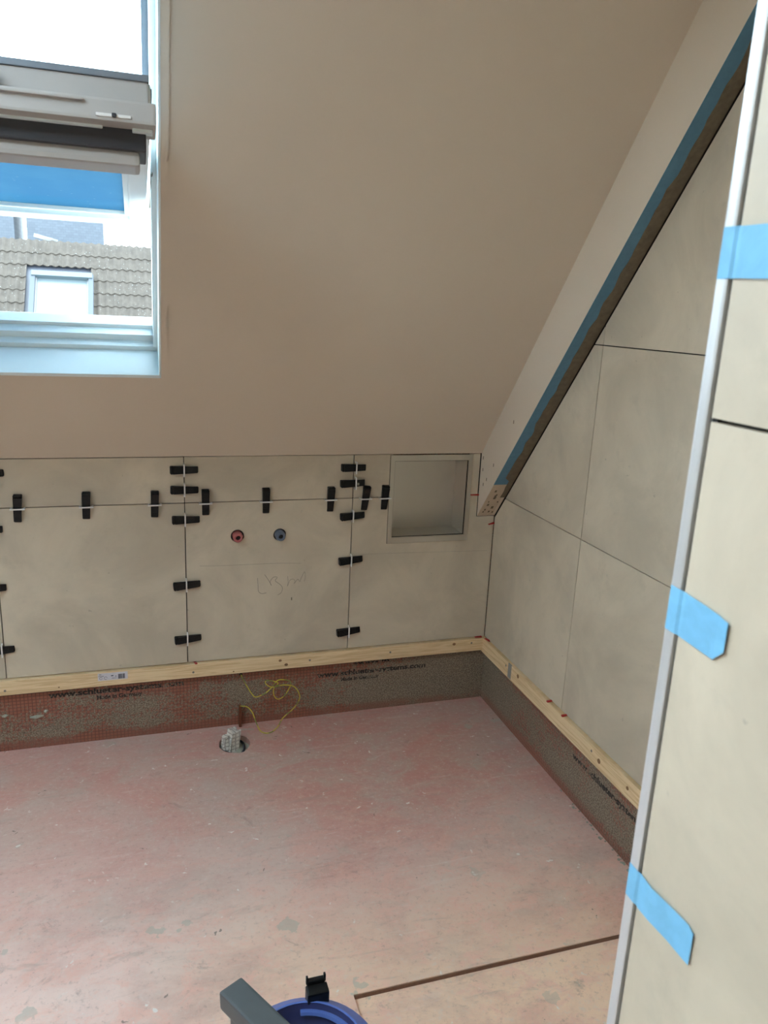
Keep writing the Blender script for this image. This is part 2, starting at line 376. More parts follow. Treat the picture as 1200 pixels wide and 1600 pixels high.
# ---- roof window
w1 = thing('window_1', 'white centre-pivot roof window tilted wide open', None, SLOPE @ Vector((0, 0, 0)), None, 'structure')
w1.location = (0, 0, 0)
def sbox(name, mat, *bxs, bevel=.002, parent=w1, mtx=SLOPE):
    bm = bmesh.new()
    for a, b in bxs: box(bm, a, b, mtx, bevel)
    return obj(name, bm, MAT[mat], parent)
L_ = .012
sbox('lining_board', 'white', ((WXL, WS0, -.003), (WXR, WS0 + L_, .105)))
sbox('lining_board', 'white', ((WXL, WS1 - L_, -.003), (WXR, WS1, .105)))
sbox('lining_board', 'white', ((WXR - .006, WS0, -.003), (WXR, WS1, .105)))
sbox('lining_board', 'white', ((WXL, WS0, -.003), (WXL + .006, WS1, .105)))
sbox('frame_bottom_rail', 'white', ((WXL, WS0, .105), (WXR, WS0 + .028, .135)), ((WXL, WS0, .13), (WXR, WS0 + .050, .165)), ((WXL, WS0, .16), (WXR, WS0 + .062, .20)))
sbox('frame_top_rail', 'white', ((WXL, WS1 - .03, .105), (WXR, WS1, .20)))
for xa, xb, xc, xd in ((WXR - .019, WXR, WXR - .034, WXR), (WXL, WXL + .019, WXL, WXL + .034)):
    sbox('frame_jamb', 'white', ((xa, WS0, .105), (xb, WS1, .20)), ((min(xa, xa + (.006 if xa > -2 else 0)), WS0 + .03, .10), (xb, WS1, .125)))
    sbox('outer_flashing', 'alu', ((xc, 1.0, .20), (xd, WS1, .232)))
# sash, turned 46 degrees about its middle
tq = R(46); D = UP * math.cos(tq) - OUT * math.sin(tq); Wn = -(OUT * math.cos(tq)) - UP * math.sin(tq)
PV = SLOPE @ Vector((0, .94, .13))
SASH = Matrix(((1, 0, 0, 0), (0, D.y, Wn.y, PV.y), (0, D.z, Wn.z, PV.z), (0, 0, 0, 1)))
sx0, sx1 = WXL + .028, WXR - .028
sash = obj('sash', nbox((sx1 - .046, -.55, -.022), (sx1, .56, .030), SASH, .004), MAT['white'], w1)
def sub(name, mat, *bxs, bevel=.003): return sbox(name, mat, *bxs, bevel=bevel, parent=sash, mtx=SASH)
sub('stile', 'white', ((sx0, -.55, -.022), (sx0 + .046, .56, .030)))
sub('bottom_rail', 'white', ((sx0, -.55, -.022), (sx1 - .046, -.47, .030)))
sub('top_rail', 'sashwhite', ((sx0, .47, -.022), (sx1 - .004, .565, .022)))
sub('glazing_bead', 'white', ((sx1 - .060, -.47, -.010), (sx1 - .045, .47, .018)), ((sx0 + .045, -.47, -.010), (sx0 + .060, .47, .018)), ((sx0 + .05, -.475, -.01), (sx1 - .05, -.462, .016)))
sub('outer_cladding', 'alu', ((sx0 - .004, .44, -.034), (sx1 - .002, .568, -.022)), ((sx0 - .004, -.56, -.034), (sx1 + .004, -.47, -.022)), ((sx1 - .04, -.55, -.034), (sx1 + .004, .5, -.022)), bevel=.002)
sub('glass_pane', 'film', ((sx0 + .05, -.465, -.004), (sx1 - .056, .47, .004)), bevel=0)
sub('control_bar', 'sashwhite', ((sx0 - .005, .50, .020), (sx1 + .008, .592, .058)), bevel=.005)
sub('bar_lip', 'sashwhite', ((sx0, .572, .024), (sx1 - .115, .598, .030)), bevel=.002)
sub('vent_slot', 'gasket', ((sx0 + .02, .46, .055), (sx1 - .010, .555, .094)), bevel=.004)
sub('vent_rail', 'white', ((sx0 + .01, .545, .056), (sx1 - .085, .562, .062)), ((sx1 - .034, .545, .056), (sx1 + .002, .565, .064)), bevel=.002)
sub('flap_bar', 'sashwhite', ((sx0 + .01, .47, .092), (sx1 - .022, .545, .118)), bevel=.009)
sub('latch_plate', 'clip', ((sx1 - .095, .565, .046), (sx1 - .035, .594, .052)), bevel=.002)
sub('latch_screw', 'gasket', ((sx1 - .068, .59, .045), (sx1 - .060, .597, .052)), bevel=.002)
sub('catch', 'alu', ((sx1 - .31, .56, -.018), (sx1 - .262, .60, .02)), bevel=.012)
bm = bmesh.new(); tube(bm, [SASH @ Vector((sx1 + .010, .05, .01)), SASH @ Vector((sx1 + .010, -.30, .02)), SLOPE @ Vector((sx1 + .012, .80, .12))], .003)
obj('stay_rod', bm, MAT['screw'], sash)

# ---- boxed beam running up the slope in the corner
def beam_line(y): return BZ - BSL * y
prof = [(0.0, BZ), (-1.49, beam_line(-1.49)), (-1.49, beam_line(-1.49) + .4), (0.0, ZT + .15)]
beam = tag(obj('trim_1', prism(prof, lambda u, v, d: Vector((BX + (WB - BX) * d, u, v))), MAT['plaster']), 'plastered boxed beam sloping up along the right wall', None, None, 'structure')
bu = Vector((0, -1, BSL)).normalized(); bn = Vector((0, -BSL, -1)).normalized()       # along the beam, out of its underside
B0 = Vector((0, 0, BZ))
def strip(y_list, f_lo, f_hi, th, off):
    bm = bmesh.new(); rows = []
    for y in y_list:
        base = Vector((0, y, beam_line(y)))
        lo, hi = f_lo(y), f_hi(y)
        rows.append([bm.verts.new(base + bn * (off + dz) + Vector((xx, 0, 0))) for xx, dz in ((lo, 0), (lo, th), (hi, th), (hi, 0))])
    for i in range(len(rows) - 1):
        for k in range(4): bm.faces.new((rows[i][k], rows[i][(k + 1) % 4], rows[i + 1][(k + 1) % 4], rows[i + 1][k]))
    bm.faces.new(rows[0]); bm.faces.new(rows[-1]); return bm
ys = [-.0005 - i * .0125 for i in range(0, 118)]
obj('bare_end', strip([y for y in ys if y > -.13], lambda y: BX + .001, lambda y: -.012, .0006, -.0002), MAT['raw'], beam)
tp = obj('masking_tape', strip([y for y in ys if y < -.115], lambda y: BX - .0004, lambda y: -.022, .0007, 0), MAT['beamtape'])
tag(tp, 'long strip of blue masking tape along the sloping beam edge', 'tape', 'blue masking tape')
def wob(y): return -.040 + .011 * mnoise.noise(Vector((y * 9, 1, 0))) + .009 * mnoise.noise(Vector((y * 31, 5, 0))) - .010 * (1 if y < -.9 else 0) * 0
ms = obj('mortar_smear', strip([y for y in ys if y < -.075], lambda y: wob(y) + (.02 if y > -.15 else 0), lambda y: -.001, .0022, .0002), MAT['mortar'], beam)
obj('open_joint', strip(ys, lambda y: -.0008, lambda y: .0100, .0012, .0002), MAT['bore'], beam)
bm = bmesh.new()
for _ in range(13):
    yy = -.01 - random.random() * .11; xx = -.062 + random.random() * .05
    p = Vector((xx, yy, beam_line(yy))); sz = .002 + random.random() * .003
    box(bm, (-sz, -sz * 1.5, -.0012), (sz, sz * 1.5, .0012), Matrix.Translation(p) @ bn.to_track_quat('Z', 'Y').to_matrix().to_4x4())
obj('chipped_spots', bm, MAT['mortar'], beam)
bm = bmesh.new()
for (yy, zz) in ((-.035, .93), (-.022, .985), (-.06, .955), (-.018, 1.03), (-.11, 1.02), (-.24, 1.2)):
    box(bm, (BX - .0008, yy - .002, zz - .006), (BX + .001, yy + .002, zz + .006))
obj('scuff', bm, MAT['mortar'], beam)

# ---- metal edge trim on the near partition
bm = bmesh.new()
box(bm, (FX - .0015, FY - .0125, 0), (FX + .012, FY, CZ), None, .003)
tr = tag(obj('trim_2', bm, MAT['trim']), 'grey metal edge trim on the near partition', None, None, 'structure')
obj('dark_joint', nbox((FX + .004, FY - .0185, 0), (FX + .012, FY - .012, CZ)), MAT['grout'], tr)

# ================================================================== TILES (pieces of the walls)
G = .0016; TT = .010
def tile_back(poly, holes=()):
    return obj('tile', prism(poly, lambda u, v, d: Vector((u, TT * d, v)), holes), MAT['tile'], wall_back)
def rect(a, b, c, d): return [(a + G, b + G), (c - G, b + G), (c - G, d - G), (a + G, d - G)]
def circ(cx, cz, r, n=24): return [(cx + r * math.cos(2 * math.pi * k / n), cz + r * math.sin(2 * math.pi * k / n)) for k in range(n)]
PIPES = [(-1.003, .755), (-.851, .753)]
cols = [(-2.986, X0 - .601), (X0 - .601, X0), (X0, X1)]
for a, b in cols:
    tile_back(rect(a, ZB, b, ZM)); tile_back(rect(a, ZM, b, ZT - .001))
t_mid = tile_back(rect(X1, ZB, X2, ZM), [circ(px, pz, .0235) for px, pz in PIPES])
tile_back(rect(X1, ZM, X2, ZT))
bl, bz = BX - .003, BZ - .003
t_cor = tile_back([(X2 + G, ZB + G), (-.002, ZB + G), (-.002, bz), (bl, bz), (bl, ZM - G), (NX1 - .012, ZM - G), (NX1 - .012, NZ0 + .012), (NX0 + .012, NZ0 + .012), (NX0 + .012, ZM - G), (X2 + G, ZM - G)])
tile_back(rect(X2, ZM, NX0 + .012, ZT)); tile_back(rect(NX1 - .012, ZM, bl, ZT))
yc = [-.002, Y1, Y1 - .601, Y1 - 1.202, FY + .002]; zr = [ZB, ZM, ZU, ZU + .602, 2.6]
for i in range(4):
    for j in range(4):
        lo = rect(yc[i + 1], zr[j], yc[i], zr[j + 1])
        lo = clip(lo, BSL, 1, BZ - .013)            # below the beam
        if len(lo) > 2: obj('tile', prism(lo, lambda u, v, d: Vector((TT * d, u, v))), MAT['tile'], wall_right)
yn = [FY - .0145, FY - .62, FY - 1.22, FY - 1.82]; zn = [0, .285, .885, 1.486, 2.087, CZ]
for i in range(3):
    for j in range(5):
        obj('tile', prism(rect(yn[i + 1], zn[j], yn[i], zn[j + 1]), lambda u, v, d: Vector((FX + .010 * d, u, v))), MAT['tile'], wall_near)
obj('grout_backing', nbox((FX + .008, yn[3], 0), (FX + .0125, FY - .012, CZ)), MAT['grout'], wall_near)
obj('adhesive_bed', nbox((-2.99, .0099, ZB), (NX0 + .012, WB + .001, ZT)), MAT['grout'], wall_back)
obj('adhesive_bed', nbox((NX1 - .012, .0099, ZB), (-.001, WB + .001, ZT)), MAT['grout'], wall_back)
obj('adhesive_bed', nbox((NX0 + .012, .0099, ZB), (NX1 - .012, WB + .001, NZ0 + .012)), MAT['grout'], wall_back)
obj('adhesive_bed', nbox((.0099, FY + .002, ZB), (WB + .001, -.001, 2.6)), MAT['grout'], wall_right)
# pencil notes on the tile with the pipes
def stroke(bm, pts, r=.0009):
    tube(bm, smooth_path([(x, -.0002, z) for x, z in pts], 4), r, 5)
bm = bmesh.new()
stroke(bm, [(-1.136, .650), (-1.05, .647), (-.95, .646), (-.86, .645), (-.772, .640)], .0005)
obj('pencil_line', bm, MAT['pencil'], t_mid)
bm = bmesh.new(); stroke(bm, [(-.54, .662), (-.40, .660), (-.22, .656), (-.02, .651)], .0004); obj('pencil_line', bm, MAT['pencil'], t_cor)
bm = bmesh.new()
stroke(bm, [(-.931, .592), (-.929, .565), (-.927, .540), (-.915, .531), (-.898, .533)])
stroke(bm, [(-.905, .604), (-.893, .585), (-.883, .567), (-.880, .560), (-.885, .575), (-.872, .592), (-.858, .590), (-.866, .578), (-.848, .562), (-.839, .548), (-.843, .530), (-.856, .521)])
stroke(bm, [(-.820, .592), (-.818, .570), (-.820, .553), (-.812, .575), (-.800, .580), (-.792, .572), (-.795, .562), (-.782, .578), (-.774, .568), (-.768, .585), (-.757, .606), (-.754, .585), (-.758, .568)], .0007)
obj('pencil_scribble', bm, MAT['pencil'], t_mid)
obj('chip', nbox((-.806, -.0004, .497), (-.802, .001, .508)), MAT['mortar'], t_mid)

# ---- printed lettering on the membrane board
def text_mesh(name, s, size, x, z, y, parent, width=None, bold=0.0):
    cu = bpy.data.curves.new(name, 'FONT'); cu.body = s; cu.size = size; cu.offset = bold; cu.resolution_u = 3
    to = bpy.data.objects.new(name, cu); C.objects.link(to)
    dg = bpy.context.evaluated_depsgraph_get(); me = bpy.data.meshes.new_from_object(to.evaluated_get(dg))
    bpy.data.objects.remove(to); bpy.data.curves.remove(cu)
    xs = [v.co.x for v in me.vertices]; k = (width / (max(xs) - min(xs))) if width else 1.0; x_min = min(xs)
    for v in me.vertices: v.co = Vector((x + (v.co.x - x_min) * k, y, z + v.co.y))
    o = bpy.data.objects.new(name, me); C.objects.link(o); me.materials.append(MAT['letter']); o.parent = parent; return o
text_mesh('printed_lettering', 'www.schlueter-systems.com', .030, -1.659, .188, WB - .0006, wall_back, .460, .0012)
text_mesh('printed_lettering', 'Made in Germany', .021, -1.50, .164, WB - .0006, wall_back, .155, .0008)
text_mesh('printed_lettering', 'www.schlueter-systems.com', .030, -.697, .163, WB - .0006, wall_back, .450, .0012)
text_mesh('printed_lettering', 'SCHLUETER', .034, -.547, .206, WB - .0006, wall_back, .145, .002)
text_mesh('printed_lettering', 'Made in Germany', .021, -.60, .138, WB - .0006, wall_back, .155, .0008)

tx = text_mesh('printed_lettering', 'www.schlueter-systems.com', .030, 0, 0, 0, wall_right, .450, .0012)
for v in tx.data.vertices: v.co = Vector((WB - .0006, -.70 - v.co.x, .150 + v.co.z))
bm = bmesh.new()
for k in range(70):
    yy = -.62 - random.random() ** .7 * .6; sz = .002 + .004 * random.random()
    bmesh.ops.create_icosphere(bm, subdivisions=1, radius=sz, matrix=Matrix.Translation((WB - .004 - random.random() * .010, yy, sz * .3)) @ Matrix.Scale(.5, 4, (0, 0, 1)))
obj('mortar_crumbs', bm, MAT['dustmortar'], floor)
# ================================================================== OBJECTS
# ---- timber battens carrying the tiles
BT, BB = ZB - .002, .226
b1 = tag(obj('timber_batten', nbox((LX + .02, -.013, BB), (-.0105, WB, BT), None, .0015), MAT['wood']), 'long pine batten screwed under the back wall tiles', 'batten', 'pine battens')
b2 = tag(obj('timber_batten', nbox((-.0105, FY + .3, BB - .008), (WB, -.0105 + .022, BT), None, .0015), MAT['wood']), 'pine batten under the right wall tiles, red wedges on top', 'batten', 'pine battens')
for x, z, r in ((-.846, .262, .006), (-.823, .243, .007), (-.138, .264, .007), (-1.02, .235, .003), (-1.62, .238, .003)):
    bm = bmesh.new(); lathe(bm, [(r, 0), (r, .0006)], Matrix.Translation((x, -.0130, z)) @ Matrix.Rotation(R(90), 4, 'X') @ Matrix.Scale(.8, 4, (0, 1, 0)), 12); obj('knot', bm, MAT['knot'], b1)
for x, z in ((-1.165, .247), (-.732, .252), (-.061, .262), (-.409, .254), (-1.79, .243)):
    bm = bmesh.new(); lathe(bm, [(.0042, 0), (.0035, .0008)], Matrix.Translation((x, -.0130, z)) @ Matrix.Rotation(R(90), 4, 'X'), 12); obj('screw', bm, MAT['screw'], b1)
for y, z, r in ((-.326, .262, .008), (-.872, .246, .008), (-1.02, .25, .006)):
    bm = bmesh.new(); lathe(bm, [(r, 0), (r, .0006)], Matrix.Translation((-.0105, y, z)) @ Matrix.Rotation(R(-90), 4, 'Y'), 12); obj('knot', bm, MAT['knot'], b2)
for y, z in ((-.226, .258), (-.828, .255)):
    bm = bmesh.new(); lathe(bm, [(.0045, 0), (.0035, .0008)], Matrix.Translation((-.0105, y, z)) @ Matrix.Rotation(R(-90), 4, 'Y'), 12); obj('screw', bm, MAT['screw'], b2)
obj('grey_filler', nbox((-.0112, -.272, BB - .004), (-.008, -.246, BT + .0005)), MAT['filler'], b2)
# paper price label on the batten
lab = tag(obj('price_label', nbox((-1.492, -.0136, .2475), (-1.392, -.0130, .2755)), MAT['sticker'], b1), 'white paper label with a barcode')
bm = bmesh.new(); xx = -1.424
while xx < -1.402:
    w_ = random.choice((.0008, .0014, .002)); box(bm, (xx, -.0140, .2500), (xx + w_, -.0136, .2685)); xx += w_ + random.choice((.0006, .001))
obj('barcode', bm, MAT['ink'], lab)
bm = bmesh.new()
box(bm, (-1.490, -.0139, .264), (-1.472, -.0136, .2655)); box(bm, (-1.488, -.0139, .270), (-1.480, -.0136, .2715)); box(bm, (-1.448, -.0139, .262), (-1.440, -.0136, .2655))
box(bm, (-1.446, -.0139, .254), (-1.430, -.0136, .2552)); box(bm, (-1.434, -.0139, .260), (-1.430, -.0136, .2625))
for cx, r in ((-1.482, .0045), (-1.466, .005)):
    tube(bm, [(cx + r * math.cos(k * math.pi / 6), -.0138, .2565 + r * math.sin(k * math.pi / 6)) for k in range(12 if r < .005 else 11)], .0006, 5)
obj('print_marks', bm, MAT['ink'], lab)

# ---- tile levelling wedges with white clips
def wedge_meshes():
    bm = bmesh.new()
    # side profile: thick end at -x, thin tip at +x, standing off the wall towards -y
    prof_ = [(-.053, .003), (-.052, .015), (-.048, .0185), (-.0455, .0185), (-.0445, .0140), (-.0415, .0140), (-.0405, .0180), (.030, .0105), (.050, .0075), (.053, .004), (.052, 0), (-.050, 0)]
    rows = []
    for z in (-1, 1):
        rows.append([bm.verts.new((x, -h, z * (.0150 - .0018 * (x + .053) / .106 - (.003 if abs(x) > .0505 else 0)))) for x, h in prof_])
    for k in range(len(prof_)): bm.faces.new((rows[0][k], rows[0][(k + 1) % len(prof_)], rows[1][(k + 1) % len(prof_)], rows[1][k]))
    bm.faces.new(rows[0]); bm.faces.new(rows[1])
    for k in range(14):      # ratchet teeth along the ramp
        x = -.034 + k * .005; h = .0175 - (x + .040) * .100
        box(bm, (x, -h - .0008, -.008), (x + .002, -h + .001, .008))
    for v in bm.verts: v.co = Vector((v.co.x * .89, v.co.y, v.co.z * .90))
    bmesh.ops.recalc_face_normals(bm, faces=bm.faces)
    me = bpy.data.meshes.new('wedge'); bm.to_mesh(me); bm.free(); me.materials.append(MAT['black'])
    bm = bmesh.new()
    box(bm, (-.0022, -.018, .0165), (.0022, .004, .0225), None, .0008); box(bm, (-.0022, -.018, -.0225), (.0022, .004, -.0165), None, .0008)
    box(bm, (-.0024, -.0205, -.0225), (.0024, -.0160, .0225), None, .0010)
    mc = bpy.data.meshes.new('clip'); bm.to_mesh(mc); bm.free(); mc.materials.append(MAT['clip'])
    return me, mc
WME, CME = wedge_meshes()
def wedge(x, z, vertical, label, off=0.0, tilt=0.0):
    """off: how far the wedge has slid through its clip"""
    t = thing('levelling_wedge', label, 'tile wedge', (x, 0, z), 'black levelling wedges on the back wall tiles')
    a = R(90 if vertical else 0)
    t.rotation_euler = (0, a, 0)
    w = bpy.data.objects.new('wedge', WME); C.objects.link(w); w.parent = t; w.location = (off, 0, 0); w.rotation_euler = (0, R(tilt), 0)
    c = bpy.data.objects.new('clip', CME); C.objects.link(c); c.parent = t
    return t
cj = 'on the vertical joint left of the red pipe'
wedge(X1, 1.000, False, 'topmost black levelling wedge ' + cj, 0, 0)
wedge(X1, .930, False, 'second black levelling wedge from the top ' + cj, 0, 1)
wedge(X1, .824, False, 'black levelling wedge just below the crossing joint, left of the red pipe', .003, 0)
wedge(X1, .584, False, 'tilted black levelling wedge halfway down the joint left of the red pipe', .002, -4)
wedge(X1, .378, False, 'lowest black levelling wedge ' + cj + ', above the batten', .002, -3)
cj = 'on the vertical joint left of the steel niche'
wedge(X2 + .006, .998, False, 'topmost black levelling wedge ' + cj, -.008, 0)
wch = wedge(X2 + .006, .940, False, 'black levelling wedge with a pale chip, second from top beside the niche', -.010, -2)
wedge(X2, .816, False, 'black levelling wedge just below the crossing joint left of the niche', 0, -4)
wedge(X2 - .001, .644, False, 'black levelling wedge halfway down the joint below the niche', 0, -5)
wedge(X2, .356, False, 'lowest black levelling wedge near the corner, just above the batten', 0, -5)
cj = 'on the seam at the left picture edge'
wedge(X0 + .004, 1.000, False, 'topmost black levelling wedge ' + cj, -.008, 0)
wedge(X0 - .002, .814, False, 'second black levelling wedge down ' + cj, -.018, 0)
wedge(X0 + .001, .614, False, 'third black levelling wedge down ' + cj + ', end scuffed', -.024, 0)
wedge(X0 - .004, .391, False, 'lowest black levelling wedge ' + cj + ', above the batten', -.010, -2)
for x, dz, ti, lb in ((-1.708, 0, 3, 'upright black levelling wedge farthest left on the horizontal tile joint'),
                      (-1.500, 0, 2, 'upright black levelling wedge second from left on the horizontal tile joint'),
                      (-1.282, 0, 2, 'upright black levelling wedge just left of the joint near the red pipe'),
                      (-1.113, 0, 0, 'upright black levelling wedge up and left of the red pipe'),
                      (-.903, 0, 0, 'upright black levelling wedge between and above the two pipe stubs'),
                      (-.667, 0, 2, 'upright black levelling wedge right of the blue pipe, left of the joint'),
                      (-.535, 0, 6, 'leaning upright black levelling wedge right of the joint, two before the niche'),
                      (-.460, 0, 3, 'upright black levelling wedge touching the niche frame')):
    wedge(x, ZM - .001, True, lb, -.002 + .004 * (random.random() - .5), ti)
obj('pale_chip', nbox((.006, -.0150, -.007), (.013, -.0085, .002), None, .0015), MAT['dustmortar'], wch)
bm = bmesh.new(); lathe(bm, [(.006, 0), (.006, .0008)], Matrix.Translation((-.990, WB, .208)) @ Matrix.Rotation(R(90), 4, 'X'), 12); obj('wire_hole', bm, MAT['bore'], wall_back)
# ---- red plastic shims
def shim(p, ax, label, ln=.026):
    bm = bmesh.new(); prof_ = [(-ln / 2, -.0012), (ln / 2, -.0030), (ln / 2, .0030), (-ln / 2, .0012)]
    a = Vector(ax[0]); b = Vector(ax[1]); c = a.cross(b)
    vs0 = [bm.verts.new(Vector(p) + a * u + b * v + c * -.004) for u, v in prof_]; vs1 = [bm.verts.new(Vector(p) + a * u + b * v + c * .004) for u, v in prof_]
    for k in range(4): bm.faces.new((vs0[k], vs0[(k + 1) % 4], vs1[(k + 1) % 4], vs1[k]))
    bm.faces.new(vs0); bm.faces.new(vs1)
    bmesh.ops.bevel(bm, geom=list(bm.edges), offset=.0006, segments=1, affect='EDGES')
    tag(obj('red_shim', bm, MAT['red']), label, 'shim', 'red plastic tile shims')
xz = ((1, 0, 0), (0, 0, 1)); yz = ((0, -1, 0), (0, 0, 1)); xo = ((-.45, -.89, 0), (0, 0, 1)); xo2 = ((-1, -.15, 0), (0, 0, 1))
shim((-.094, -.003, ZM), xz, 'red plastic shim beside the niche, left of the beam end', .034)
shim((-.013, -.004, .763), ((1, 0, .25), (-.25, 0, 1)), 'red plastic shim just below the lower end of the sloping beam', .024)
shim((-.030, -.005, ZB + .002), xz, 'red plastic shim on the back batten next to the corner', .030)
shim((-.004, -.040, ZB + .002), ((.3, -.95, 0), (0, 0, 1)), 'red plastic shim on the right batten next to the corner', .030)
shim((-.006, -.556, ZB + .002), xo2, 'red plastic shim on the right batten, before the vertical joint', .028)
shim((-.006, -.655, ZB + .002), xo2, 'red plastic shim on the right batten, just past the vertical joint', .028)
shim((-1.157, -.006, ZB + .001), ((.3, -.95, 0), (0, 0, 1)), 'dark red shim on the back batten right of the tile joint', .022)

# ---- steel wall niche
nt_ = thing('wall_niche', 'square brushed steel niche set into the back wall tiles', 'niche', (0, 0, 0))
fl = .017
outer = [(NX0, NZ0), (NX1, NZ0), (NX1, NZ1), (NX0, NZ1)]; inner = [(NX0 + fl, NZ0 + fl + .006), (NX1 - fl, NZ0 + fl + .006), (NX1 - fl, NZ1 - fl - .005), (NX0 + fl, NZ1 - fl - .005)]
obj('flange', prism(outer, lambda u, v, d: Vector((u, -.004 + .0045 * d, v)), [inner]), MAT['steel'], nt_)
def ring(o_, i_): return prism([(NX0 - o_, NZ0 - o_), (NX1 + o_, NZ0 - o_), (NX1 + o_, NZ1 + o_ * .3), (NX0 - o_, NZ1 + o_ * .3)], lambda u, v, d: Vector((u, -.0006 + .0012 * d, v)), [[(NX0 - i_, NZ0 - i_), (NX1 + i_, NZ0 - i_), (NX1 + i_, NZ1 + i_ * .3), (NX0 - i_, NZ1 + i_ * .3)]])
obj('flange_shadow', ring(.0016, -.002), MAT['mortar'], nt_)  # thin dark outline painted as edge shadow round the flange
(ix0, iz0), (ix1, _), (_, iz1) = inner[0], inner[1], inner[2]
def panel(name, a, b): obj(name, nbox(a, b), MAT['steel'], nt_)
gp = [(ix0, iz0), (ix1, iz0), (ix1, iz1), (ix0, iz1)]; gi = [(ix0 + .0022, iz0 + .0022), (ix1 - .0022, iz0 + .0022), (ix1 - .0022, iz1 - .0022), (ix0 + .0022, iz1 - .0022)]
obj('shadow_rim', prism(gp, lambda u, v, d: Vector((u, .001 + .003 * d, v)), [gi]), MAT['grout'], nt_)  # dark ring standing in for the shadow inside the flange
panel('back_panel', (ix0 - .002, NB - .004, iz0 - .002), (ix1 + .002, NB, iz1 + .002))
panel('side_panel', (ix0 - .003, -.001, iz0), (ix0, NB, iz1)); panel('side_panel', (ix1, -.001, iz0), (ix1 + .003, NB, iz1))
panel('bottom_panel', (ix0 - .003, -.001, iz0 - .003), (ix1 + .003, NB, iz0)); panel('top_panel', (ix0 - .003, -.001, iz1), (ix1 + .003, NB, iz1 + .003))

# ---- pipe stubs
for (px, pz), mt, lb in ((PIPES[0], 'pinkpipe', 'red plastic water pipe stub in a tile hole'), (PIPES[1], 'bluepipe', 'blue grey plastic water pipe stub in a tile hole')):
    t = thing('pipe_stub', lb, 'pipe', (px, WB, pz), 'water pipe stubs')
    rx = Matrix.Rotation(R(90), 4, 'X')
    bm = bmesh.new(); lathe(bm, [(.0255, 0), (.0255, .0012), (.012, .0012)], rx, 24); obj('seal', bm, MAT['bore'], t)
    bm = bmesh.new(); lathe(bm, [(.018, .001), (.018, .012), (.0165, .014), (.0165, .020), (.0185, .021), (.0185, .027), (.0155, .029), (.0155, .040), (.0145, .042), (.0088, .042), (.0085, .014)], rx, 28, False); obj('pipe', bm, MAT[mt], t, True)
    bm = bmesh.new(); lathe(bm, [(.0086, .030), (.0086, .032)], rx, 18); obj('bore', bm, MAT['bore'], t)

# ---- drain stub wrapped in mesh
t = thing('drain_stub', 'drain pipe end wrapped in pale mesh tape in the floor hole', 'drain', (-1.040, -.118, -.03))
bm = bmesh.new(); mt_ = Matrix.Rotation(R(25), 4, 'Z') @ Matrix.Rotation(R(8), 4, 'Y')
box(bm, (-.018, -.017, 0), (.018, .017, .082)); bmesh.ops.subdivide_edges(bm, edges=list(bm.edges), cuts=4, use_grid_fill=True)
for v in bm.verts:
    v.co = mt_ @ (v.co + Vector((mnoise.noise(v.co * 60), mnoise.noise(v.co * 60 + Vector((7, 0, 0))), mnoise.noise(v.co * 45 + Vector((0, 9, 0))) * 1.6)) * .006)
obj('wrap', bm, MAT['wrap'], t)
bm = bmesh.new(); box(bm, (-.040, -.006, .010), (-.016, .014, .066)); bmesh.ops.subdivide_edges(bm, edges=list(bm.edges), cuts=3, use_grid_fill=True)
for v in bm.verts: v.co = mt_ @ (v.co + Vector((mnoise.noise(v.co * 70), mnoise.noise(v.co * 70 + Vector((3, 0, 0))), mnoise.noise(v.co * 50))) * .007)
obj('folded_end', bm, MAT['wrap'], t)
bm = bmesh.new(); tube(bm, smooth_path([(.045 * math.cos(a), .042 * math.sin(a), .012 + .008 * math.sin(a * 2)) for a in [R(200 + 20 * k) for k in range(12)]], 3), .0045, 7)
obj('rubber_ring', bm, MAT['gasket'], t)

# ---- earth wire and its conduit
cd = tag(obj('conduit_stub', nbox((-1.000, -.012, -.002), (-.990, .008, .085), None, .003), MAT['rust']), 'short rust brown conduit standing at the wall foot', 'conduit')
bm = bmesh.new()
path = [(-.990, .011, .207), (-.988, -.008, .204), (-.974, -.028, .180), (-.955, -.045, .150), (-.940, -.05, .141), (-.908, -.05, .152), (-.885, -.05, .172), (-.868, -.045, .191), (-.85, -.04, .197), (-.815, -.035, .186), (-.808, -.03, .165),
        (-.83, -.03, .125), (-.855, -.035, .114), (-.872, -.04, .132), (-.875, -.045, .165), (-.86, -.05, .190), (-.90, -.05, .204), (-.908, -.055, .196), (-.885, -.06, .180), (-.84, -.06, .184), (-.800, -.06, .172),
        (-.779, -.06, .135), (-.785, -.06, .105), (-.808, -.06, .076), (-.842, -.062, .048), (-.862, -.068, .018), (-.885, -.076, .0035), (-.910, -.080, .0035), (-.930, -.070, .012), (-.944, -.055, .045), (-.955, -.04, .075), (-.972, -.02, .088), (-.995, -.002, .084)]
tube(bm, smooth_path(path, 5), .0019, 8)
tag(obj('earth_wire', bm, MAT['wire'], None, True), 'looped yellow green earth wire hanging from the back wall', 'wire')
# ---- smears of mortar on the membrane at the left
bm = bmesh.new()
for x, z, l in ((-1.80, .135, .02), (-1.70, .120, .045), (-1.67, .137, .012)):
    tube(bm, [(x - l / 2, WB - .001, z), (x, WB - .005, z + .003), (x + l / 2, WB - .001, z + .004)], [.003, .007, .002], 8)
obj('mortar_blob', bm, MAT['dustmortar'], wall_back, True)

